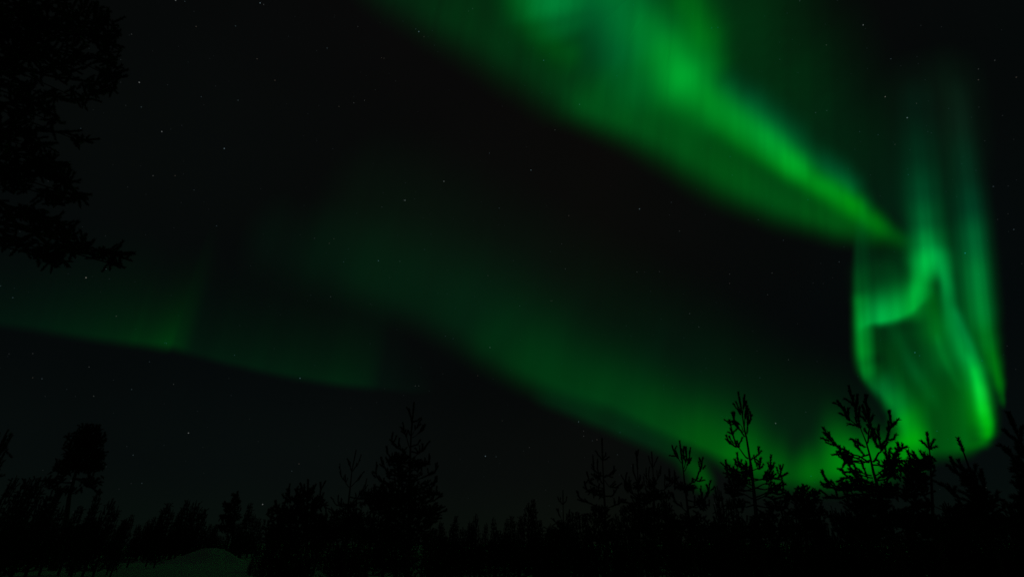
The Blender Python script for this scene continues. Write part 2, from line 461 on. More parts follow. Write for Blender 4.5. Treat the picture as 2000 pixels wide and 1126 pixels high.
# ----------------------------------------------------------------- stars
BRIGHT = [(272, 161), (316, 257), (438, 290), (508, 6), (343, 1), (791, 391), (739, 509), (867, 354), (586, 738), (368, 845), (513, 984),
          (1062, 118), (1132, 204), (1037, 332), (1249, 408), (957, 678), (818, 62), (1729, 189), (1772, 230), (1885, 494), (1787, 688),
          (1515, 826), (1686, 49), (1130, 823), (948, 890), (168, 542)]
MEDIUM = [(257, 67), (276, 209), (361, 3), (515, 9), (383, 52), (460, 51), (502, 115), (537, 157), (662, 208), (691, 201), (393, 189),
          (465, 196), (639, 94), (745, 113), (788, 391), (746, 404), (614, 465), (652, 466), (643, 475), (646, 579), (207, 525),
          (227, 617), (25, 581), (1, 558), (322, 669), (325, 670), (458, 693), (339, 750), (82, 739), (257, 760), (260, 888), (277, 943),
          (584, 905), (570, 919), (423, 441), (299, 343), (342, 343), (812, 57), (828, 72), (923, 17), (1237, 10), (1205, 148),
          (956, 299), (1111, 421), (975, 406), (1084, 254), (1481, 429), (1425, 535), (1508, 533), (1347, 612), (1365, 638), (1015, 597),
          (1104, 525), (1540, 702), (1484, 737), (1574, 804), (1140, 841), (1562, 2), (1390, 55), (1402, 54), (1614, 88), (1740, 115),
          (1943, 118), (1911, 135), (1911, 156), (1615, 216), (1679, 257), (1426, 306), (1430, 342), (1940, 364), (1804, 484), (1980, 448),
          (1796, 694), (1918, 704), (1738, 612), (1584, 929), (870, 656), (885, 661), (829, 487), (953, 538), (811, 753), (1925, 951),
          (158, 251), (1034, 873), (969, 891), (1166, 858)]
FAINT = [(712, 196), (699, 52), (750, 114), (64, 737), (183, 773), (379, 371), (1097, 476), (1530, 469), (1425, 553), (1288, 530),
         (1244, 531), (1078, 587), (1327, 451), (1499, 575), (981, 821), (1140, 851), (1157, 860), (1211, 844), (1206, 887),
         (1790, 202), (1593, 220), (1523, 116), (1715, 263), (1578, 390), (1311, 395), (1774, 341), (1985, 151), (1748, 282),
         (1639, 511), (1830, 841), (1076, 587), (781, 510), (671, 511), (933, 733), (818, 753), (915, 22), (64, 690), (292, 706), (174, 716)]


def ico(r):
    p = (1 + 5 ** 0.5) / 2
    v = np.array([(-1, p, 0), (1, p, 0), (-1, -p, 0), (1, -p, 0), (0, -1, p), (0, 1, p), (0, -1, -p), (0, 1, -p),
                  (p, 0, -1), (p, 0, 1), (-p, 0, -1), (-p, 0, 1)], float)
    v = v / np.linalg.norm(v[0]) * r
    f = np.array([(0, 11, 5), (0, 5, 1), (0, 1, 7), (0, 7, 10), (0, 10, 11), (1, 5, 9), (5, 11, 4), (11, 10, 2), (10, 7, 6), (7, 1, 8),
                  (3, 9, 4), (3, 4, 2), (3, 2, 6), (3, 6, 8), (3, 8, 9), (4, 9, 5), (2, 4, 11), (6, 2, 10), (8, 6, 7), (9, 8, 1)])
    return v, f


R_STAR = 150000.0
SM = [star_mat('starlight_white', (0.92, 1.0, 0.97), 1.0), star_mat('starlight_blue', (0.62, 0.9, 1.0), 1.0),
      star_mat('starlight_warm', (1.0, 0.86, 0.72), 1.0)]


def star_set(pts, rad_px, strength, label, seed):
    r = random.Random(seed)
    meshes = []
    for k, base in enumerate(SM):
        m = base.copy()
        m.node_tree.nodes['Emission'].inputs['Strength'].default_value = strength
        v, f = ico(R_STAR * rad_px / FPX)
        o = new_mesh('star', v, f, [m])
        meshes.append(o.data)
        bpy.data.objects.remove(o)
    for x, y in pts:
        o = bpy.data.objects.new('star', meshes[r.choice((0, 0, 1, 1, 2))])
        d = ray(x, y)
        o.location = EYE + d / np.linalg.norm(d) * R_STAR
        s = r.uniform(0.85, 1.15)
        o.scale = (s, s, s)
        col.objects.link(o)
        tag(o, label, 'star', 'stars scattered over the night sky')


star_set(BRIGHT, 0.8, 0.125, 'one of the clearest bright star points in the dark sky', 1)
star_set(MEDIUM, 0.7, 0.038, 'one of the fainter small star points in the dark sky', 2)
star_set(FAINT, 0.7, 0.034, 'one of the barely visible star points in the dark sky', 3)


def star_dust():
    r = np.random.RandomState(5)
    vs, fs, n = [], [], 0
    for _ in range(900):
        x, y = r.uniform(-400, 2400), r.uniform(-500, 1000)
        v, f = ico(R_STAR * r.uniform(0.4, 0.75) / FPX)
        d = ray(x, y)
        vs.append(v + EYE + d / np.linalg.norm(d) * R_STAR)
        fs.append(f + n)
        n += 12
    o = new_mesh('faint_stars', np.vstack(vs), np.vstack(fs), [star_mat('starlight_dim', (0.8, 0.95, 1.0), 0.014)])
    tag(o, 'scatter of the faintest stars across the whole dark sky', 'stars', kind='stuff')


star_dust()


# ----------------------------------------------------------------- pines
class Tree:
    """gathers wood tubes and needle-clad shoots, in metres relative to the tree's base"""

    def __init__(self, seed):
        self.r = np.random.RandomState(seed)
        self.tubes = []                         # (points, radii)
        self.twigs = []
        self.sh = []                            # p0, p1, brush radius, needles per metre

    def twig(self, pts, r0, r1):
        pts = np.asarray(pts, float)
        self.twigs.append((pts, np.linspace(r0, r1, len(pts))))

    def shoot(self, p0, p1, w, dens=330.0):
        self.sh.append((*p0, *p1, w, dens))

    @staticmethod
    def mesh_tubes(tubes, sides):
        V, F, n = [], [], 0
        for P, R in tubes:
            k = len(P)
            T = np.gradient(P, axis=0)
            T /= np.linalg.norm(T, axis=1, keepdims=True) + 1e-9
            ref = np.where(np.abs(T[:, 2:3]) > 0.9, np.array([[1.0, 0, 0]]), np.array([[0, 0, 1.0]]))
            X = np.cross(T, ref)
            X /= np.linalg.norm(X, axis=1, keepdims=True)
            Y = np.cross(T, X)
            a = np.linspace(0, 2 * np.pi, sides, endpoint=False)
            ring = P[:, None] + R[:, None, None] * (np.cos(a)[None, :, None] * X[:, None] + np.sin(a)[None, :, None] * Y[:, None])
            V.append(ring.reshape(-1, 3))
            i, j = np.meshgrid(np.arange(k - 1), np.arange(sides), indexing='ij')
            q = i * sides + j
            q2 = i * sides + (j + 1) % sides
            F.append(np.stack([q, q2, q2 + sides, q + sides], -1).reshape(-1, 4) + n)
            n += k * sides
        return np.vstack(V), np.vstack(F)

    def mesh_needles(self):
        S = np.array(self.sh)
        L = np.linalg.norm(S[:, 3:6] - S[:, :3], axis=1)
        cnt = np.maximum(10, (L * S[:, 7] * 2.6).astype(int))
        idx = np.repeat(np.arange(len(S)), cnt)
        r = self.r
        n = len(idx)
        t = r.uniform(0, 1, n) ** 0.9
        p0, p1, w = S[idx, :3], S[idx, 3:6], S[idx, 6]
        ax = p1 - p0
        ax /= np.linalg.norm(ax, axis=1, keepdims=True) + 1e-9
        rad = r.normal(size=(n, 3))
        rad -= (rad * ax).sum(1, keepdims=True) * ax
        rad /= np.linalg.norm(rad, axis=1, keepdims=True) + 1e-9
        lean = r.uniform(0.9, 2.0, n)[:, None]
        d = ax * lean + rad
        d /= np.linalg.norm(d, axis=1, keepdims=True)
        ln = (w * r.uniform(0.8, 1.25, n))[:, None]
        b = p0 + (p1 - p0) * t[:, None]
        sd = np.cross(d, r.normal(size=(n, 3)))
        sd /= np.linalg.norm(sd, axis=1, keepdims=True) + 1e-9
        hw = ln * 0.13
        V = np.stack([b - sd * hw, b + sd * hw, b + d * ln], 1).reshape(-1, 3)
        F = np.arange(n * 3).reshape(-1, 3)
        return V, F

    def build(self, name, loc, label, cat='pine tree', group=None):
        e = empty(name, loc)
        v, f = self.mesh_tubes(self.tubes, 9)
        new_mesh('trunk', v, f, [M_BARK], e, smooth=True)
        nv, nf = self.mesh_needles()
        if self.twigs:
            tv, tf = self.mesh_tubes(self.twigs, 4)
            new_mesh('crown', np.vstack([nv, tv]), [nf, tf + len(nv)], [M_NEEDLE, M_BARK], e,
                     fmat=np.concatenate([np.zeros(len(nf)), np.ones(len(tf))]))
        else:
            new_mesh('crown', nv, nf, [M_NEEDLE], e)
        tag(e, label, cat, group)
        return e


def smooth_path(P, n=4):
    S, _ = spline(np.asarray(P, float)[:, [0, 1, 2]], max(3, n * (len(P) - 1) + 1)) if len(P) > 2 else (None, None)
    if S is None:
        P = np.asarray(P, float)
        return P[0] + (P[1] - P[0]) * np.linspace(0, 1, n + 1)[:, None]
    return S


class Traced(Tree):
    """a pine whose main stem and boughs follow the photograph, set at its own distance with depth"""

    def __init__(self, seed, D, org, sc_, trunk, boughs, clumps=(), brush=0.052, r_base=None, twig_len=0.16):
        super().__init__(seed)
        r = self.r
        ox, oy = org

        def q(p):
            return np.array([ox + p[0] / sc_, oy + p[1] / sc_])
        tp = np.array([q(p) for p in trunk])
        a = ray(tp[-1][0], tp[-1][1])[:2]
        self.a = np.array([a[0], a[1], 0.0]) / np.linalg.norm(a)
        self.D = D
        self.k = D / 13.0

        def w3(p, off=0.0):
            d = ray(p[0], p[1])
            return EYE + d * ((D + off) / (d @ self.a))
        T = np.array([w3(p) for p in tp])
        low = T[-1].copy()
        base = np.array([low[0], low[1], 0.0])
        base += (low - T[-2]) * np.array([1, 1, 0]) / max(1e-3, (T[-2][2] - low[2])) * low[2] * 0.35
        base[2] = float(ground_z(base[0], base[1])) - 0.06
        self.base = base
        P = np.vstack([T, (low * 0.45 + base * 0.55)[None], base[None]])
        H = P[0][2] - base[2]
        rb = r_base or 0.011 * H + 0.01
        hh = (P[0][2] - P[:, 2]) / H
        R = 0.006 + (rb - 0.006) * hh ** 0.9
        self.tubes.append((P - base, R))
        # leader
        lead = T[:2] - base
        self.shoot(lead[1], lead[0], brush, 420)
        for b in boughs:
            pts = np.array([q(p) for p in b])
            d0 = np.hypot(*(pts[-1] - pts[0])) * D / FPX
            o1 = r.uniform(-0.55, 0.55) * d0
            off = np.linspace(0, o1, len(pts))
            # branch root depth: near the stem
            B = np.array([w3(pts[k], off[k]) for k in range(len(pts))]) - base
            self.bough(B, brush)
        for cl in clumps:
            self.clump(*cl, w3=w3, brush=brush, sl=twig_len)

    def bough(self, B, brush):
        r = self.r
        B = smooth_path(B, 4)
        L = np.linalg.norm(np.diff(B, axis=0), axis=1).sum()
        self.twig(B, 0.006 + 0.012 * L, 0.005)
        n = len(B)
        s0 = 0 if L < 0.45 else int(n * 0.35)
        for k in range(s0, n - 1):
            self.shoot(B[k], B[k + 1], brush * (0.9 if k < n - 2 else 1.0), 400)
        if L > 0.35:                            # small side shoots
            m = int(L / 0.15)
            for _ in range(m):
                u = r.uniform(0.3, 0.95) * (n - 1)
                k = int(u)
                p = B[k] + (B[min(k + 1, n - 1)] - B[k]) * (u - k)
                t = B[min(k + 1, n - 1)] - B[k]
                t /= np.linalg.norm(t) + 1e-9
                d = t * 0.9 + r.normal(size=3) * 0.45 + np.array([0, 0, 0.55])
                d /= np.linalg.norm(d)
                l = r.uniform(0.07, 0.17) * (1.0 + 0.3 * self.k)
                self.twig([p, p + d * l], 0.004, 0.003)
                self.shoot(p, p + d * l, brush * 0.82, 400)

    def clump(self, x, y, rx, ry, dens=1.0, w3=None, brush=0.03, sl=0.16):
        """a mass of shoots filling an ellipsoid of the crown"""
        r = self.r
        D = self.D
        s = D / FPX
        area = rx * ry * s * s * 3.14
        n = int(dens * area / (sl * brush * 2) * 2.7) + 5
        n = min(n, 1400)
        c = w3(np.array([x, y]), 0) - self.base
        zc = self.tubes[0][0]
        k = np.argmin(np.abs(zc[:, 2] - (c[2] - ry * s * 0.6)))
        root = zc[k] * 0.5 + zc[max(0, k - 1)] * 0.5
        root = np.array([root[0], root[1], min(root[2], c[2])])
        if np.linalg.norm(root - c) > 0.25:
            mid = (root + c) / 2 + np.array([0, 0, -0.05])
            self.twig([root, mid, c], 0.018 * max(self.k, .6), 0.008)
        for _ in range(n):
            u = r.normal(size=3)
            u *= r.uniform(0, 1) ** 0.4 / np.linalg.norm(u)
            off = u[2] * (rx + ry) * 0.55 * s
            p = w3(np.array([x + u[0] * rx, y + u[1] * ry]), off) - self.base
            d = (p - c)
            d = d / (np.linalg.norm(d) + 1e-6) * 0.7 + r.normal(size=3) * 0.5 + np.array([0, 0, 0.5])
            d /= np.linalg.norm(d)
            l = sl * r.uniform(0.7, 1.3)
            p0 = p - d * l * 0.8
            self.twig([p0, p0 + d * l * 0.6], brush * 0.12, brush * 0.08)
            self.shoot(p0, p0 + d * l, brush * r.uniform(0.85, 1.1), 320 * 0.034 / brush)


# ---- the pines that stand out, traced
def traced(name, label, seed, D, org, s, trunk, boughs, clumps=(), group=None, **kw):
    t = Traced(seed, D, org, s, trunk, boughs, clumps, **kw)
    return t.build(name, t.base, label, 'pine tree', group)


YP = 'young pines standing against the sky'
traced('pine_tree', 'slender young pine with brushy tall leader, centre of the dim glow', 101, 13, (1390, 750), 5.361,
       [(278, 85), (318, 300), (345, 480), (365, 560), (395, 750), (415, 870), (440, 1100), (470, 1400)],
       [[(310, 320), (262, 250), (228, 205)], [(312, 300), (280, 240), (255, 185)], [(318, 340), (335, 240), (337, 150)],
        [(335, 450), (355, 300), (362, 180)], [(360, 520), (378, 420), (384, 260)], [(372, 520), (388, 410), (422, 325)], [(335, 500), (300, 420), (225, 385)],
        [(345, 540), (262, 430), (235, 370), (212, 300)], [(350, 550), (300, 480), (258, 410)],
        [(380, 775), (272, 655), (222, 530), (187, 375)], [(272, 655), (190, 620), (153, 535)], [(240, 620), (205, 590), (185, 545)],
        [(275, 645), (300, 600), (320, 560)], [(235, 540), (205, 515), (175, 500)], [(220, 520), (240, 490), (262, 468)],
        [(400, 790), (440, 770), (488, 735), (495, 660)], [(485, 738), (500, 715), (517, 700)], [(440, 780), (460, 810), (475, 850)],
        [(415, 900), (490, 880), (508, 830), (520, 770)], [(490, 890), (520, 870), (540, 840)],
        [(420, 930), (300, 850), (278, 790), (265, 720)], [(300, 850), (305, 820), (312, 790)], [(420, 970), (250, 905), (160, 885), (147, 795)],
        [(200, 910), (190, 880), (185, 850)], [(230, 920), (232, 895), (230, 865)], [(280, 880), (255, 840), (247, 790)],
        [(380, 920), (360, 880), (355, 840)], [(430, 1010), (540, 990), (610, 920), (622, 745)], [(612, 900), (600, 860), (588, 820)],
        [(622, 880), (640, 850), (655, 825)], [(560, 980), (570, 950), (565, 920)], [(540, 1000), (680, 980), (718, 940), (715, 850)],
        [(690, 970), (740, 955), (792, 930)], [(600, 970), (640, 955), (672, 940)], [(700, 940), (690, 905), (680, 870)],
        [(450, 1085), (560, 1040), (690, 1060), (772, 1045)], [(640, 1050), (700, 1090), (752, 1100)],
        [(440, 1060), (300, 1000), (200, 960), (160, 900)], [(440, 1100), (320, 1040), (220, 1060), (180, 1010)],
        [(440, 1120), (300, 1100), (210, 1110)], [(450, 1180), (600, 1130), (700, 1150), (760, 1130)], [(450, 1210), (560, 1170), (650, 1200), (740, 1180)],
        [(450, 1200), (330, 1150), (240, 1170), (150, 1130)]],
       [(1432, 925, 14, 12, .8), (1445, 935, 20, 16), (1430, 955, 16, 14), (1455, 915, 16, 14), (1500, 930, 14, 7, .8), (1512, 950, 18, 8, .6),
        (1440, 985, 25, 14, .7), (1515, 985, 26, 14, .8), (1500, 1010, 35, 16), (1465, 1030, 40, 22), (1510, 1040, 40, 22)], YP)

traced('pine_tree', 'wide young pine with two leaders and upswept boughs in the bright glow', 102, 11, (1580, 750), 4.331,
       [(425, 340), (440, 380), (485, 490), (520, 620), (545, 740), (590, 890), (640, 1050)],
       [[(425, 345), (392, 200), (345, 60)], [(396, 220), (405, 150), (411, 92)], [(385, 190), (350, 150), (308, 125)],
        [(425, 350), (330, 290), (292, 215), (250, 152)], [(340, 300), (300, 265), (266, 248)], [(435, 365), (390, 345), (335, 335)],
        [(345, 310), (330, 265), (335, 205)], [(410, 340), (395, 280), (400, 215)], [(425, 330), (418, 260), (430, 195)],
        [(490, 500), (512, 380), (495, 230), (477, 128)], [(505, 300), (495, 200), (470, 150)], [(510, 340), (525, 300), (542, 265)], [(495, 300), (470, 240), (455, 182)],
        [(490, 320), (455, 280), (430, 268)], [(505, 460), (530, 420), (552, 378)], [(500, 420), (480, 400), (470, 380)],
        [(542, 655), (600, 575), (645, 480), (692, 362), (682, 228)], [(690, 368), (720, 340), (757, 298)], [(660, 472), (710, 465), (738, 425)],
        [(612, 560), (595, 470), (584, 382)], [(606, 545), (550, 470), (545, 380)], [(580, 540), (560, 480), (570, 440)],
        [(515, 655), (400, 600), (270, 545), (185, 480), (122, 368)], [(190, 485), (178, 450), (170, 408)], [(185, 485), (150, 470), (108, 455)],
        [(485, 530), (420, 500), (385, 470), (352, 462)], [(450, 520), (425, 495), (415, 468)], [(475, 600), (410, 530), (380, 480)],
        [(510, 660), (330, 600), (285, 590), (238, 568)], [(440, 650), (330, 650), (270, 590)], [(530, 770), (390, 730), (310, 650), (290, 620)],
        [(540, 790), (360, 740), (300, 740), (272, 712)], [(500, 800), (460, 700), (440, 640)], [(560, 840), (400, 810), (330, 790), (275, 795)],
        [(580, 900), (300, 885), (175, 870), (112, 728)], [(170, 875), (135, 865), (110, 848)], [(290, 885), (230, 860), (190, 818)],
        [(340, 885), (300, 870), (270, 848)], [(560, 770), (640, 720), (705, 640)], [(575, 800), (680, 690), (650, 610), (640, 580)],
        [(600, 660), (585, 645), (568, 640)], [(600, 900), (690, 780), (705, 640), (760, 560), (750, 500)], [(755, 570), (790, 540), (825, 528)],
        [(765, 565), (785, 540), (790, 508)], [(700, 620), (675, 580), (690, 545)], [(585, 740), (620, 765), (655, 770)], [(580, 790), (660, 760), (720, 760)],
        [(640, 700), (610, 690), (590, 670)], [(640, 720), (640, 690), (630, 655)], [(600, 930), (400, 930), (250, 960), (150, 950)],
        [(720, 600), (740, 570), (735, 545)], [(690, 640), (720, 610), (700, 580)]],
       [(1660, 900, 12, 8, .8), (1650, 890, 14, 8, .6), (1680, 935, 22, 8, .9), (1655, 950, 30, 10), (1700, 950, 30, 10), (1745, 920, 20, 20, .45), (1752, 898, 10, 14, .4),
        (1735, 955, 30, 16), (1690, 985, 55, 20), (1730, 1010, 60, 24), (1660, 1020, 40, 20), (1700, 1040, 60, 24)], YP, r_base=0.062)

traced('pine_tree', 'young pine with candle-like top and bare lower stem, left of the slender one', 103, 15, (1280, 840), 6.625,
       [(315, 140), (345, 400), (365, 540), (380, 700), (400, 850), (430, 1110), (450, 1300)],
       [[(345, 420), (270, 330), (238, 260), (218, 205)], [(268, 335), (230, 330), (188, 322)], [(290, 360), (260, 300), (262, 270)], [(350, 470), (362, 350), (370, 215)],
        [(365, 490), (402, 390), (397, 215)], [(372, 525), (432, 420), (446, 270)], [(430, 430), (450, 395), (464, 360)], [(300, 370), (285, 310), (275, 290)],
        [(378, 730), (500, 665), (585, 510), (615, 355)], [(588, 530), (572, 470), (560, 408)], [(605, 500), (628, 480), (645, 458)],
        [(520, 650), (580, 655), (635, 640)], [(540, 640), (515, 635), (488, 625)], [(560, 655), (585, 635), (600, 605)],
        [(370, 720), (220, 660), (185, 620), (182, 530)], [(250, 670), (255, 620), (250, 560)], [(300, 690), (275, 640), (262, 590)], [(210, 660), (150, 640), (125, 585)],
        [(415, 1010), (560, 955), (670, 850), (715, 648)], [(695, 780), (680, 745), (668, 708)], [(705, 780), (735, 760), (765, 730)],
        [(590, 940), (600, 850), (580, 760)], [(500, 980), (510, 900), (505, 850)], [(420, 1050), (300, 960), (250, 900), (230, 820)]],
       [(1337, 952, 15, 8), (1325, 945, 14, 8, .7), (1348, 950, 14, 8), (1368, 975, 12, 8, .8), (1375, 985, 16, 8, .8), (1345, 1010, 40, 14, .8),
        (1330, 1030, 40, 18), (1380, 1030, 40, 20)], YP)

traced('pine_tree', 'leaning young pine with long bare leader under the folded curtain', 104, 10, (1760, 780), 4.896,
       [(545, 372), (600, 510), (640, 620), (700, 800), (780, 1000), (830, 1120), (860, 1300)],
       [[(630, 700), (520, 620), (474, 558)], [(640, 710), (570, 630), (548, 575)], [(640, 780), (520, 690), (448, 630)], [(690, 760), (700, 690), (715, 630)],
        [(740, 880), (720, 800), (705, 740)], [(780, 930), (795, 800), (762, 700)], [(760, 990), (640, 910), (560, 872)], [(790, 1020), (560, 940), (480, 880), (396, 808)],
        [(515, 930), (505, 890), (515, 835)], [(830, 1030), (900, 965), (922, 885)], [(890, 970), (930, 955), (970, 960)], [(720, 870), (650, 810), (600, 790)],
        [(690, 800), (640, 740), (610, 720)], [(800, 1000), (810, 920), (830, 880)], [(840, 1080), (700, 1020), (600, 1010), (540, 960)],
        [(850, 1100), (960, 1050), (990, 1000)]],
       [(1895, 935, 15, 20), (1905, 960, 18, 20), (1915, 985, 30, 18), (1875, 1000, 30, 16), (1900, 1015, 50, 22), (1930, 1030, 50, 24)], YP)

traced('pine_tree', 'dense dark young pine with a cross-shaped tip beside the two-leader pine', 105, 12, (1580, 750), 4.331,
       [(998, 412), (1020, 560), (1030, 700), (1040, 900), (1050, 1150)],
       [[(1012, 540), (975, 500), (945, 475)], [(1016, 540), (1040, 500), (1058, 468)], [(1020, 550), (1050, 535), (1078, 525)], [(1020, 660), (970, 610), (940, 565)],
        [(1022, 640), (1045, 620), (1062, 640)], [(1020, 700), (930, 640), (880, 570)], [(1020, 720), (900, 670), (850, 610), (835, 560)], [(1030, 760), (1060, 730), (1055, 690)],
        [(1020, 690), (985, 620), (975, 580)]],
       [(1800, 905, 14, 18, .6), (1785, 910, 16, 20, .5), (1770, 915, 16, 20, .45), (1812, 900, 10, 14, .6), (1795, 935, 32, 20), (1780, 960, 34, 18, .7), (1800, 985, 30, 18, .5),
        (1790, 1015, 50, 22), (1830, 1030, 50, 22)], YP)

traced('pine_tree', 'tall dark pine cut by the right edge of the view', 106, 9, (1760, 780), 4.896,
       [(1028, 128), (1110, 330), (1180, 480), (1230, 640), (1300, 1000), (1340, 1300)],
       [[(1150, 420), (1060, 360), (985, 292)], [(1150, 400), (1140, 340), (1165, 260)], [(1210, 640), (1110, 600), (1040, 520), (945, 438)], [(1060, 560), (1040, 510), (1020, 468)],
        [(1210, 650), (1140, 590), (1120, 548)], [(1240, 760), (1150, 720), (1062, 680)], [(1260, 900), (1150, 850), (1068, 790)], [(1280, 1000), (1150, 970), (1060, 930)],
        [(1180, 560), (1120, 470), (1110, 410)], [(1230, 700), (1320, 600), (1340, 500)]],
       [(2000, 880, 16, 12, .8), (1985, 905, 8, 10, .7), (2005, 940, 20, 20), (2000, 980, 22, 22), (1995, 1020, 40, 24)], YP)

traced('pine_tree', 'tall full dark pine, the highest one in the middle of the view', 107, 14, (640, 780), 4.331,
       [(730, 28), (705, 300), (700, 420), (695, 700), (690, 950), (690, 1200)],
       [[(712, 190), (700, 130), (688, 78)], [(712, 190), (750, 180), (788, 155)], [(708, 300), (750, 240), (780, 180)], [(712, 320), (795, 265), (822, 212)],
        [(702, 395), (755, 380), (782, 342)], [(700, 410), (655, 290), (635, 198)], [(655, 290), (640, 260), (616, 232)], [(695, 480), (595, 410), (545, 345), (550, 285)],
        [(595, 405), (600, 370), (606, 328)], [(560, 360), (570, 335), (582, 308)], [(695, 540), (560, 510), (510, 460), (497, 398)], [(555, 510), (562, 480), (572, 448)],
        [(700, 500), (800, 435), (862, 352)], [(795, 435), (805, 410), (800, 375)], [(700, 580), (840, 545), (862, 478)], [(700, 690), (880, 630), (932, 562)],
        [(700, 760), (900, 710), (918, 655)], [(700, 880), (870, 860), (968, 812)], [(700, 980), (900, 965), (1005, 935)], [(700, 960), (900, 945), (968, 908)],
        [(690, 690), (540, 630), (470, 565), (453, 488)], [(700, 300), (680, 260), (665, 300)], [(700, 440), (760, 450), (740, 410)], [(695, 850), (890, 800), (940, 800)],
        [(700, 1050), (880, 1010), (960, 1000)], [(690, 800), (480, 700), (410, 640), (418, 555)], [(410, 660), (390, 640), (378, 620)]],
       [(785, 890, 20, 14, .9), (800, 905, 30, 12), (790, 925, 38, 18), (765, 900, 14, 10, .8), (825, 905, 14, 12, .8), (795, 955, 58, 26), (780, 985, 70, 28), (800, 1010, 64, 28),
        (835, 960, 14, 12, .6), (850, 990, 12, 14, .5), (845, 1005, 12, 12, .6), (745, 975, 40, 30), (780, 1045, 90, 26), (720, 1030, 60, 30)], YP, r_base=0.075)

traced('pine_tree', 'thin young pine with a forked candelabra top, left of the highest pine', 108, 17, (640, 780), 4.331,
       [(240, 428), (205, 600), (190, 740), (175, 880), (170, 1150)],
       [[(205, 605), (185, 555), (165, 498)], [(207, 605), (240, 565), (272, 512)], [(187, 740), (125, 665), (98, 568)], [(188, 738), (250, 685), (308, 608)],
        [(135, 680), (140, 650), (150, 635)], [(170, 930), (80, 890), (28, 825)], [(175, 920), (95, 880), (90, 810)], [(175, 900), (240, 850), (235, 790)],
        [(180, 900), (310, 760), (330, 670)], [(170, 980), (60, 950), (10, 920)]],
       [(690, 985, 22, 10, .8), (715, 970, 16, 16, .8), (660, 1000, 16, 10, .7), (690, 1010, 40, 18), (670, 1035, 50, 24)], YP, brush=0.04)

traced('pine_tree', 'narrow young pine with thin upright tip under the cluster of small stars', 109, 16, (1120, 850), 5.927,
       [(330, 38), (338, 300), (350, 560), (362, 800), (375, 1150)],
       [[(336, 280), (295, 235), (258, 178)], [(338, 285), (375, 275), (408, 250)], [(337, 270), (365, 240), (375, 205)], [(343, 470), (245, 410), (230, 295)], [(295, 440), (278, 380), (280, 300)],
        [(345, 485), (455, 445), (472, 358)], [(348, 510), (425, 595), (515, 600)], [(345, 610), (205, 560), (155, 425)], [(348, 690), (165, 635), (128, 538)],
        [(352, 700), (440, 700), (485, 648)], [(358, 830), (110, 760), (38, 645)], [(362, 840), (515, 795), (530, 715)], [(510, 795), (560, 760), (605, 740)],
        [(345, 480), (390, 460), (450, 480)], [(350, 720), (290, 640), (300, 560)], [(345, 560), (300, 500), (310, 430)]],
       [(1165, 930, 10, 8, .8), (1170, 962, 16, 6, .8), (1155, 955, 12, 8, .6), (1172, 995, 22, 12), (1165, 1015, 34, 16), (1180, 1040, 45, 20)], YP)

traced('pine_tree', 'stout young pine with thick brushy leader, left one of a close pair', 110, 14, (1120, 850), 5.927,
       [(730, 182), (742, 400), (750, 600), (755, 900), (760, 1200)],
       [[(742, 420), (740, 300), (720, 200)], [(745, 540), (700, 440), (688, 338)], [(750, 560), (775, 500), (772, 460)], [(748, 720), (640, 640), (600, 560), (620, 430)],
        [(640, 660), (600, 620), (590, 540)], [(700, 690), (660, 600), (640, 520)], [(755, 800), (650, 780), (590, 760), (540, 740)], [(750, 640), (800, 580), (800, 540)]],
       [(1246, 945, 10, 14, .9), (1228, 945, 8, 12, .7), (1250, 975, 22, 14), (1245, 1000, 34, 18), (1250, 1030, 50, 22)], YP, brush=0.045)

traced('pine_tree', 'young pine with three-pronged tip, right one of a close pair', 111, 14, (1120, 850), 5.927,
       [(905, 190), (920, 400), (930, 600), (935, 900), (940, 1200)],
       [[(922, 380), (890, 310), (868, 240)], [(925, 360), (950, 305), (976, 248)], [(930, 560), (1000, 460), (1012, 358)], [(925, 570), (850, 500), (842, 378)],
        [(880, 520), (870, 440), (882, 365)], [(930, 640), (830, 580), (815, 490)], [(930, 650), (1040, 630), (1110, 560), (1115, 418)], [(1060, 620), (1055, 560), (1060, 490)],
        [(1100, 590), (1160, 540), (1175, 430)], [(1130, 560), (1180, 520), (1215, 480)]],
       [(1275, 945, 12, 12), (1270, 965, 20, 14), (1290, 965, 24, 10), (1285, 1000, 36, 18), (1290, 1030, 50, 20)], YP, brush=0.036)

traced('pine_tree', 'short young pine with crossed tip rising from the middle treeline', 112, 19, (850, 940), 6.054,
       [(1510, 105), (1512, 280), (1515, 450), (1520, 700)],
       [[(1510, 260), (1470, 230), (1450, 180)], [(1512, 260), (1545, 230), (1555, 180)], [(1512, 270), (1480, 230), (1482, 190)], [(1514, 470), (1470, 400), (1452, 325)],
        [(1516, 480), (1570, 420), (1590, 330)], [(1518, 500), (1430, 480), (1400, 440)], [(1518, 510), (1620, 460), (1630, 370)]],
       [(1095, 1022, 18, 6), (1098, 1035, 26, 12), (1100, 1050, 40, 18)], YP, brush=0.045, twig_len=0.2)

traced('pine_tree', 'bushy broad pine with a flat spiky top, left of the forked thin pine', 113, 14, (400, 760), 3.076,
       [(620, 545), (618, 620), (615, 800), (612, 1000)],
       [[(618, 640), (590, 600), (575, 565)], [(618, 660), (650, 610), (655, 580)], [(618, 760), (690, 660), (695, 560)], [(690, 660), (705, 640), (712, 625)],
        [(615, 720), (520, 660), (495, 600)], [(520, 680), (480, 650), (468, 630)], [(612, 760), (450, 730), (425, 670)], [(600, 700), (560, 640), (545, 600)], [(612, 800), (400, 770), (385, 720)]],
       [(598, 962, 22, 12), (575, 975, 24, 12), (610, 985, 30, 20), (560, 1000, 36, 16), (590, 1015, 55, 24), (545, 1030, 36, 24), (630, 1030, 40, 30), (590, 1050, 85, 26)],
       YP, r_base=0.06)

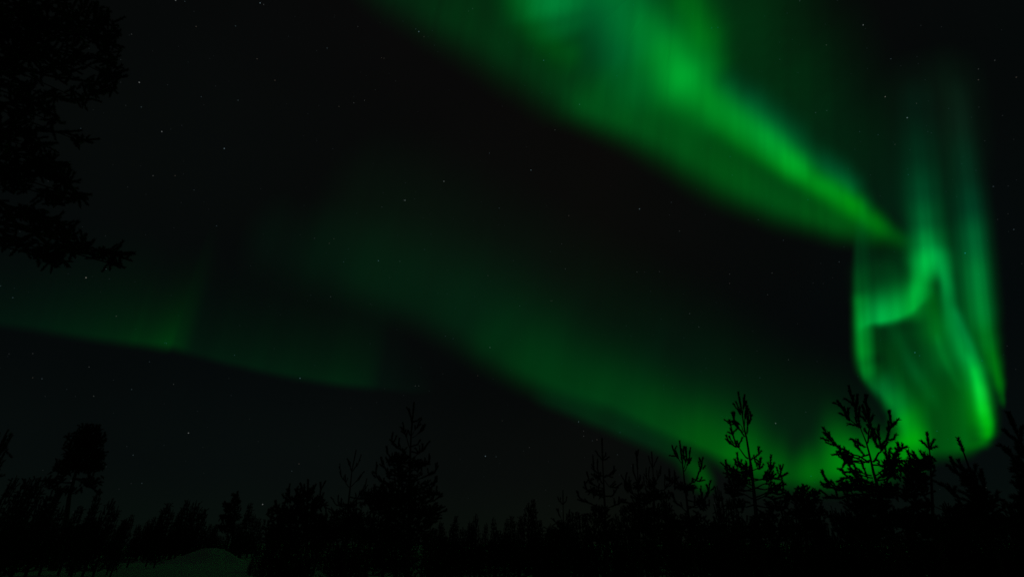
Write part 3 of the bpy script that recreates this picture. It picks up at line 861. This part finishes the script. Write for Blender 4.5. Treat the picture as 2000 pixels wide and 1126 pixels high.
# mature pines with rounded crowns
traced('old_pine', 'mature leaning pine with a rounded crown above the left treeline', 121, 45, (0, 0), 1.0,
       [(172, 838), (165, 870), (150, 915), (135, 970), (126, 1040)],
       [[(165, 880), (190, 860), (205, 850)], [(155, 910), (120, 905), (105, 915)], [(150, 920), (110, 935), (95, 950)], [(145, 935), (175, 950), (195, 962)]],
       [(176, 838, 26, 12), (188, 856, 22, 18), (160, 856, 34, 18), (165, 880, 44, 18), (140, 898, 30, 14), (185, 900, 22, 22), (130, 914, 26, 8, .8), (160, 912, 40, 10, .8),
        (180, 935, 24, 10, .6), (105, 938, 24, 8, .5), (130, 955, 40, 8, .4)], None, brush=0.13, r_base=0.2, twig_len=0.55)
traced('old_pine', 'small rounded pine rising from the dark treeline above the snow pile', 122, 78, (0, 0), 1.0,
       [(464, 960), (460, 985), (456, 1020), (455, 1050)], [[(460, 990), (445, 985), (438, 985)]],
       [(462, 966, 8, 6), (458, 978, 14, 8), (452, 992, 20, 9), (450, 1008, 22, 9), (448, 1026, 26, 12)], None, brush=0.20, r_base=0.2, twig_len=0.75)
traced('old_pine', 'low dome-shaped pine in the gap between two tall bright-lit pines', 123, 26, (0, 0), 1.0,
       [(1568, 946), (1570, 970), (1574, 1010), (1576, 1060)], [[(1570, 975), (1590, 965), (1600, 962)], [(1572, 990), (1550, 975), (1542, 965)]],
       [(1567, 953, 13, 8, .8), (1588, 962, 12, 8), (1562, 966, 14, 8, .6), (1578, 980, 30, 14), (1560, 1000, 28, 14), (1590, 1005, 36, 20), (1572, 1030, 48, 20), (1540, 968, 8, 12, .6)],
       None, brush=0.085, r_base=0.11, twig_len=0.3)


# the near tall pine whose boughs hang in at the upper left
def near_pine():
    clumps = [(60, 30, 90, 60), (150, 40, 60, 55), (205, 95, 38, 34), (200, 50, 40, 45), (215, 150, 32, 34), (190, 172, 40, 20), (120, 110, 60, 45), (30, 120, 60, 70),
              (50, 195, 55, 40, .8), (10, 260, 55, 60), (100, 215, 22, 16, .4), (135, 185, 36, 16, .4), (65, 290, 46, 38, .8), (25, 340, 60, 40), (95, 325, 44, 34),
              (128, 352, 34, 28), (150, 384, 24, 12, .8), (105, 385, 46, 16), (65, 415, 36, 20, .8), (90, 436, 30, 20), (128, 450, 34, 18), (155, 478, 40, 18), (88, 488, 48, 18),
              (30, 470, 45, 14), (200, 494, 24, 11), (234, 500, 26, 8, .9), (222, 516, 18, 7, .8), (155, 275, 16, 6, .6), (110, 240, 18, 14, .4), (20, 420, 30, 16, .3),
              (110, 508, 36, 10), (60, 60, 60, 60), (-40, 200, 60, 120, .5), (-60, 380, 60, 90, .5), (-30, 40, 60, 80, .5)]
    t = Traced(130, 8.0, (0, 0), 1.0, [(-60, -420), (-80, -100), (-110, 300), (-150, 700), (-190, 1050)],
               [[(-90, 60), (40, 100), (150, 60), (240, 92)], [(-90, 80), (60, 140), (180, 160), (247, 148)], [(-105, 260), (0, 200), (120, 190), (196, 198)],
                [(-110, 330), (30, 330), (110, 350), (170, 388)], [(-115, 360), (0, 395), (60, 430), (140, 440)], [(0, 395), (40, 440), (120, 490), (200, 492), (262, 494)],
                [(200, 494), (222, 510), (242, 522)], [(-105, 280), (40, 250), (130, 260), (178, 278)], [(-115, 380), (-20, 440), (60, 490), (110, 520)]],
               [(c[0], c[1], c[2], c[3], 0.72 * (c[4] if len(c) > 4 else 1)) for c in clumps], brush=0.040, r_base=0.17, twig_len=0.2)
    t.build('old_pine', t.base, 'tall near pine whose dark boughs hang in at the upper left', 'pine tree')


near_pine()


# ---- generic young pines for the treelines: a few kinds, copied
def generic(seed, H, R, name, brush, dens, dome=False):
    t = Tree(seed)
    r = t.r
    n = 8
    z = np.linspace(0, H, n)
    wob = np.cumsum(r.normal(size=(n, 2)) * 0.012 * H, axis=0) * (z / H)[:, None]
    P = np.column_stack([wob, z])
    t.tubes.append((P[::-1], np.linspace(0.008, 0.014 * H + 0.012, n)))
    lead = P[-1] + np.array([0, 0, 0.10 * H])
    t.twig([P[-1], lead], 0.010, 0.006)
    t.shoot(P[-2] * 0.5 + P[-1] * 0.5, lead, brush * 0.8, dens)
    zz = 0.12 * H
    while zz < H * 0.99:
        f = zz / H
        rad = R * (1 - f) ** 0.95
        m = (5 if f < 0.7 else 4) + r.randint(0, 2)
        a0 = r.uniform(0, 6.28)
        c = np.array([np.interp(zz, z, P[:, 0]), np.interp(zz, z, P[:, 1]), zz])
        for k in range(m):
            a = a0 + 6.283 * k / m + r.uniform(-0.3, 0.3)
            l = rad * r.uniform(0.65, 1.15) + 0.03 * H
            d = np.array([math.cos(a), math.sin(a), 0])
            B = smooth_path([c, c + d * l * 0.55 + np.array([0, 0, 0.12 * l]), c + d * l * 0.9 + np.array([0, 0, (0.4 + 0.3 * f) * l]),
                             c + d * l + np.array([0, 0, (0.75 + 1.1 * f * f) * l + 0.05 * H * f * f])], 2)
            t.twig(B, 0.004 + 0.008 * l, 0.004)
            for q in range(2, len(B) - 1):
                t.shoot(B[q], B[q + 1], brush, dens)
            for _ in range(int(2 + l * 9)):
                u = r.uniform(0.25, 1) * (len(B) - 1)
                i = min(int(u), len(B) - 2)
                p = B[i] + (B[i + 1] - B[i]) * (u - i)
                dd = d * 0.4 + r.normal(size=3) * 0.6 + np.array([0, 0, 0.7])
                dd /= np.linalg.norm(dd)
                ll = r.uniform(2.2, 4.2) * brush
                t.shoot(p, p + dd * ll, brush, dens)
        zz += r.uniform(0.06, 0.10) * H
    o = t.build(name, (0, 0, 0), None)
    kids = list(o.children)
    for k in kids:
        col.objects.unlink(k)
    col.objects.unlink(o)
    return o, kids, H


KINDS = [generic(201 + k, h, rr, 'young_pine', b, d) for k, (h, rr, b, d) in enumerate(
    [(2.4, 0.46, 0.040, 220), (2.6, 0.36, 0.040, 220), (2.2, 0.55, 0.042, 210), (2.5, 0.33, 0.040, 220), (2.3, 0.44, 0.042, 220), (2.5, 0.40, 0.040, 220)])]
rnd = random.Random(77)


def place(x, y, h, label, group, wide=1.0):
    proto, kids, H0 = KINDS[rnd.randrange(len(KINDS))]
    o = proto.copy()
    col.objects.link(o)
    s = h / H0
    w = s * rnd.uniform(0.8, 1.25) * wide
    o.location = (x, y, float(ground_z(x, y)) - 0.04)
    o.rotation_euler = (rnd.uniform(-.04, .04), rnd.uniform(-.04, .04), rnd.uniform(0, 6.28))
    o.scale = (w, w, s)
    for k in kids:
        c = k.copy()
        col.objects.link(c)
        c.parent = o
    tag(o, label, 'pine tree', group)
    return o


def place_tip(px, py, D, label, group, wide=1.0):
    d = ray(px, py)
    a = np.array([d[0], d[1], 0])
    a /= np.linalg.norm(a)
    p = EYE + d * (D / (d @ a))
    gz = float(ground_z(p[0], p[1]))
    return place(p[0], p[1], max(0.7, (p[2] - gz) / 1.10), label, group, wide)


G_MID = 'small young pines along the middle treeline'
L_MID = 'small young pine poking up in the low treeline at middle ground'
for x, y in [(868, 1014), (882, 1020), (895, 1004), (922, 1014), (931, 1000), (946, 1018), (966, 1007), (987, 1010), (1004, 1005), (1015, 1005), (1032, 979), (1049, 972),
             (1125, 996), (1118, 1000), (1060, 1012), (1070, 1020)]:
    place_tip(x, y, rnd.uniform(26, 36), L_MID, G_MID)
G_LEFT = 'dark young pines along the left treeline'
L_LEFT = 'dark young pine in the left treeline below the leaning old pine'
for x, y, D in [(8, 832, 15), (22, 925, 30), (52, 930, 32), (78, 928, 32), (95, 945, 34), (200, 958, 34), (215, 970, 36), (230, 985, 36), (256, 1002, 38), (40, 975, 30),
                (110, 975, 36), (130, 985, 40), (165, 985, 40), (185, 985, 40), (245, 1010, 40)]:
    place_tip(x, y, D, L_LEFT, G_LEFT)
G_BACK = 'young pines behind the snow pile'
L_BACK = 'dark young pine in the row behind the snow pile'
for x, y in [(288, 1012), (300, 1006), (328, 980), (340, 992), (366, 974), (357, 990), (390, 976), (398, 992), (410, 1020), (425, 1022), (490, 980), (480, 995), (500, 1000), (508, 1008),
             (318, 1000), (378, 1002), (345, 1010), (275, 1025), (420, 1030), (470, 1020)]:
    place_tip(x, y, rnd.uniform(66, 80), L_BACK, G_BACK)
G_RIGHT = 'young pines filling the right foreground thicket'
L_RIGHT = 'dark young pine deep in the thicket under the right tall pines'
for x, y in [(1398, 947), (1420, 970), (1400, 985), (1216, 985), (1205, 1000), (1140, 1000), (1300, 960), (1440, 1000), (1535, 990), (1545, 1000), (1620, 985), (1600, 1000), (1640, 990),
             (1830, 985), (1850, 1000), (1845, 975), (1960, 975), (1975, 990), (1880, 1000), (1230, 1010), (1265, 1005), (1310, 1000), (1350, 1000), (1385, 1005), (1470, 1010), (1500, 1005),
             (1760, 1000), (1720, 1005), (1680, 1005), (1800, 1000), (1920, 1005), (1995, 1000)]:
    place_tip(x, y, rnd.uniform(18, 26), L_RIGHT, G_RIGHT)
# the low dark belt that closes the view under the treelines
G_LOW = 'low young pines of the dark belt along the ground'
for k in range(140):
    px = 530 + (2080 - 530) * (k + rnd.random()) / 140
    D = rnd.uniform(21, 48)
    place_tip(px, rnd.uniform(1026, 1066), D, 'low young pine in the dark belt along the ground, middle and right', G_LOW, 2.2)
G_FAR = 'small pines of the far left treeline'
for k in range(36):
    px = -60 + 600 * (k + rnd.random()) / 36
    place_tip(px, rnd.uniform(1012, 1040) + (0 if px < 260 else 8), rnd.uniform(70, 88), 'far small pine in the left treeline beyond the snow field', G_FAR, 2.0)
for k in range(16):
    px = -60 + 400 * (k + rnd.random()) / 16
    place_tip(px, rnd.uniform(985, 1040) + max(0, px - 120) * 0.1, rnd.uniform(45, 62), L_LEFT, G_LEFT, 1.4)
for x, y, D in [(492, 1088, 38), (497, 1078, 36), (508, 1070, 34), (520, 1075, 30), (130, 1070, 62), (60, 1074, 60)]:
    place_tip(x, y, D, 'tiny snow-edge pine at the border of the snow field', 'tiny pines at the snow edge')


# ----------------------------------------------------------------- snow pile
def snow_pile():
    D = 60.0
    d = ray(405, 1085)
    a = np.array([d[0], d[1], 0])
    a /= np.linalg.norm(a)
    c = EYE + d * (D / (d @ a))
    nr, na = 26, 64
    V = []
    r_ = np.random.RandomState(9)
    ph = r_.uniform(0, 6.28, 6)
    side = np.array([a[1], -a[0]])
    for i in range(nr):
        f = i / (nr - 1)
        for j in range(na):
            t_ = 2 * math.pi * j / na
            rr = 4.9 * f * (1 + 0.10 * math.sin(2 * t_ + ph[0]) + 0.06 * math.sin(5 * t_ + ph[1]))
            u, w = rr * math.cos(t_), rr * math.sin(t_) * 0.75
            h = 1.34 * math.exp(-(abs(f) / 0.52) ** 2.3)
            h += 0.05 * math.sin(u * 1.9 + ph[2]) * math.cos(w * 2.3 + ph[3]) * (1 - f) + 0.03 * math.sin(u * 4.7 + w * 3.1 + ph[4]) * (1 - f)
            u2 = u + 0.35 * h
            x = c[0] + side[0] * u2 + a[0] * w
            y = c[1] + side[1] * u2 + a[1] * w
            V.append((x - c[0], y - c[1], h + float(ground_z(x, y)) - 0.06 * f - 0.01))
    i, j = np.meshgrid(np.arange(nr - 1), np.arange(na), indexing='ij')
    q = i * na + j
    q2 = i * na + (j + 1) % na
    F = np.stack([q, q + na, q2 + na, q2], -1).reshape(-1, 4)
    o = new_mesh('snow_pile', np.array(V), F, [M_SNOW], smooth=True)
    o.location = (c[0], c[1], 0)
    tag(o, 'rounded white snow pile on the snow field in front of the left treeline', 'snow pile')


snow_pile()
